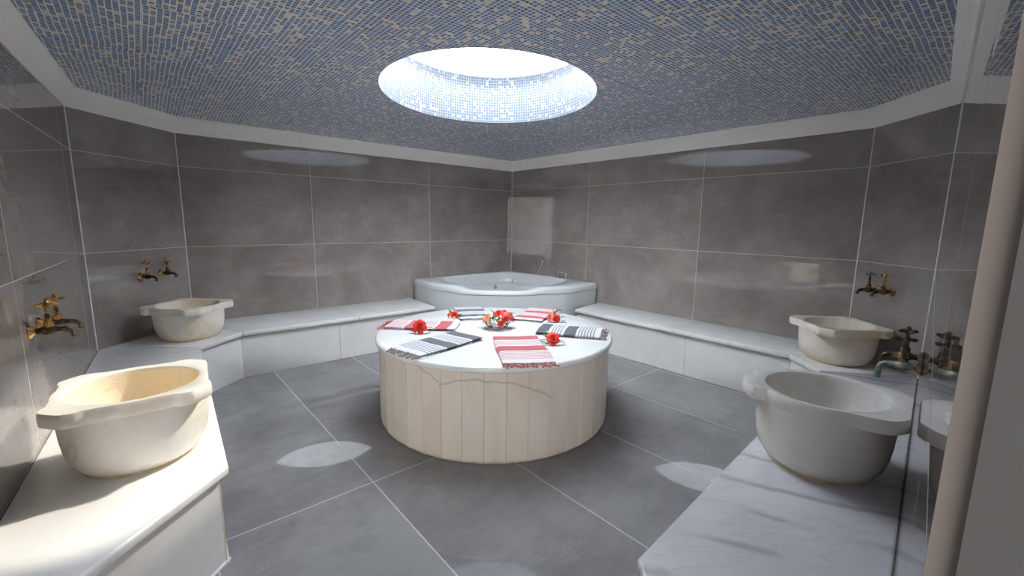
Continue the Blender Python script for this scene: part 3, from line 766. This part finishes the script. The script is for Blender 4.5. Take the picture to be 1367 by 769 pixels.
# glass bowl of flowers in the middle
BW = P(.122, -2.800, -.45)
gb = thing('glass_bowl', 'cut glass bowl full of flowers in the middle of the platform', 'bowl', BW)
bm = bmesh.new(); scal = lambda t, z: 1 + .035 * max(0, z - .01) / .05 * math.cos(16 * t)
lathe(bm, [(.02, .0015), (.045, .0015), (.050, .004), (.066, .016), (.082, .034), (.090, .050), (.090, .053), (.086, .053), (.078, .036), (.060, .018), (.040, .010), (.01, .009)], 128, mod=scal)
obj('bowl', bm, M_GLASS, gb, angle=50)
G = 'flowers heaped in the glass bowl'
def inbowl(name, label, off, R, mat, d, leaves=(), seed=0):
    t = thing(name, label, 'flower', BW + Vector(off), 0, G)
    bm = bmesh.new(); bloom(bm, R, d, (0, 0, 0), seed); obj('petals', bm, mat, t, angle=80)
    for p, dd, ln, wd, pale in leaves:
        bm = bmesh.new(); leaf(bm, p, dd, ln, wd); obj('leaf', bm, M_LEAFP if pale else M_LEAF, t, angle=80)
    bm = bmesh.new(); tube(bm, [(0, 0, 0), (-off[0] * .3, -off[1] * .3, -.02), (-off[0] * .6, -off[1] * .6, -max(.015, off[2] - .018))], .003, 8); obj('stem', bm, M_LEAF, t)
    return t
inbowl('artificial_rose', 'wide red flower on top of the bowl bouquet', (.008, .012, .086), .029, M_PRED, (-.1, -.45, .9), [((-.02, -.02, -.005), (-.2, -1, -.1), .05, .022, False), ((.0, -.025, -.008), (.25, -1, -.35), .05, .020, False)], 21)
inbowl('artificial_rose', 'dark red rosebud highest in the bowl bouquet', (.044, .024, .096), .020, M_PRED, (.2, -.4, .9), (), 22)
inbowl('artificial_rose', 'peach flower at the left side of the bowl', (-.060, -.022, .066), .028, M_PEACH, (-.5, -.5, .75), [((-.03, .01, .005), (-1, .3, .15), .055, .022, True)], 23)
inbowl('artificial_rose', 'broad salmon petals at the right side of the bowl', (.070, .010, .074), .033, M_PINK, (.62, -.2, .78), [((.012, .0, .006), (.9, .1, .55), .045, .018, False)], 24)
inbowl('artificial_rose', 'dark red rosebud at the right front of the bowl', (.054, -.040, .070), .019, M_PRED, (.3, -.85, .4), [((-.01, -.015, -.01), (-.7, -.6, .1), .045, .024, True), ((-.03, -.005, .0), (-.6, -.75, .35), .05, .022, True)], 25)
inbowl('artificial_rose', 'small red flower hanging over the front of the bowl', (.030, -.082, .050), .015, M_PRED, (.1, -.95, .05), (), 26)
sp = thing('leaf_sprig', 'green leaf sprig standing up at the back left of the bowl', 'leaves', BW + Vector((-.02, .0, .045)), 0, G)
for p, dd, ln, wd, pale in (((0, .01, .01), (-.35, .1, 1), .075, .030, False), ((-.03, .0, .005), (-.75, -.1, .7), .055, .024, False), ((-.005, -.03, .018), (-.25, -.9, .45), .062, .030, False), ((.02, -.04, .016), (.12, -1, .2), .058, .028, False), ((.0, -.05, .014), (-.5, -.8, .1), .05, .022, True), ((-.03, .01, .0), (-1, .3, .35), .07, .018, True)):
    bm = bmesh.new(); leaf(bm, p, dd, ln, wd); obj('leaf', bm, M_LEAFP if pale else M_LEAF, sp, angle=80)
bm = bmesh.new(); tube(bm, [(0, .01, .012), (0, 0, -.012), (.01, 0, -.026)], .003, 8); obj('stem', bm, M_LEAF, sp)

# ------------------------------------------------------------------ light
ZEN, HOR, SUN, HALL = 14.0, 26.5, 4.7, 48.
w = bpy.data.worlds.new('World'); sc.world = w; w.use_nodes = True
bg = w.node_tree.nodes['Background']; bg.inputs[0].default_value = (.90, .95, 1., 1); 
wt = w.node_tree; tcw = wt.nodes.new('ShaderNodeTexCoord'); sx = wt.nodes.new('ShaderNodeSeparateXYZ'); mr = wt.nodes.new('ShaderNodeMapRange')   # hazy sky: brighter towards the horizon
wt.links.new(tcw.outputs['Generated'], sx.inputs[0]); wt.links.new(sx.outputs[2], mr.inputs[0])
mr.inputs[1].default_value = .15; mr.inputs[2].default_value = .95; mr.inputs[3].default_value = HOR; mr.inputs[4].default_value = ZEN
wt.links.new(mr.outputs[0], bg.inputs[1])
sl = bpy.data.lights.new('sun', 'SUN'); sl.energy = SUN; sl.angle = math.radians(2.0); sl.color = (1., .90, .74)
so = link(bpy.data.objects.new('sun', sl)); so.rotation_euler = Vector((.672, .82, 1.)).to_track_quat('Z', 'Y').to_euler(); so.location = (2, 2, 4)
al = bpy.data.lights.new('hall_fill', 'AREA'); al.shape = 'RECTANGLE'; al.size = 1.25; al.size_y = 1.85; al.energy = HALL; al.color = (1., .97, .93)  # added fill panel before the closed hall end, no opening there
ao = link(bpy.data.objects.new('hall_fill', al)); ao.location = (0., HALLY + .12, .98); ao.rotation_euler = (math.radians(90), 0, 0)

# ------------------------------------------------------------------ camera
f_px, pitch, yaw, roll = 573.306, .151840, -.070226, .013517
cam = bpy.data.cameras.new('camera'); cam.sensor_width = 36.; cam.lens = f_px * 36. / 1367.; cam.clip_start = .02
co = link(bpy.data.objects.new('camera', cam))
fw = Vector((math.sin(yaw) * math.cos(pitch), math.cos(yaw) * math.cos(pitch), -math.sin(pitch)))
rt = Vector((math.cos(yaw), -math.sin(yaw), 0)); up = rt.cross(fw)
rt2 = rt * math.cos(roll) + up * math.sin(roll); up2 = up * math.cos(roll) - rt * math.sin(roll)
M = Matrix((rt2, up2, -fw)).transposed().to_4x4(); M.translation = P(.40022, -5.45738, .21922)
co.matrix_world = M
sc.camera = co

sc.view_settings.view_transform = 'Standard'; sc.view_settings.look = 'None'; sc.view_settings.gamma = 1.; sc.view_settings.use_curve_mapping = False
sc.view_settings.exposure = 0.
sc.cycles.max_bounces = 16; sc.cycles.diffuse_bounces = 10; sc.cycles.glossy_bounces = 6; sc.cycles.transmission_bounces = 8; sc.cycles.transparent_max_bounces = 12
sc.cycles.use_denoising = True; sc.cycles.sample_clamp_indirect = 0.
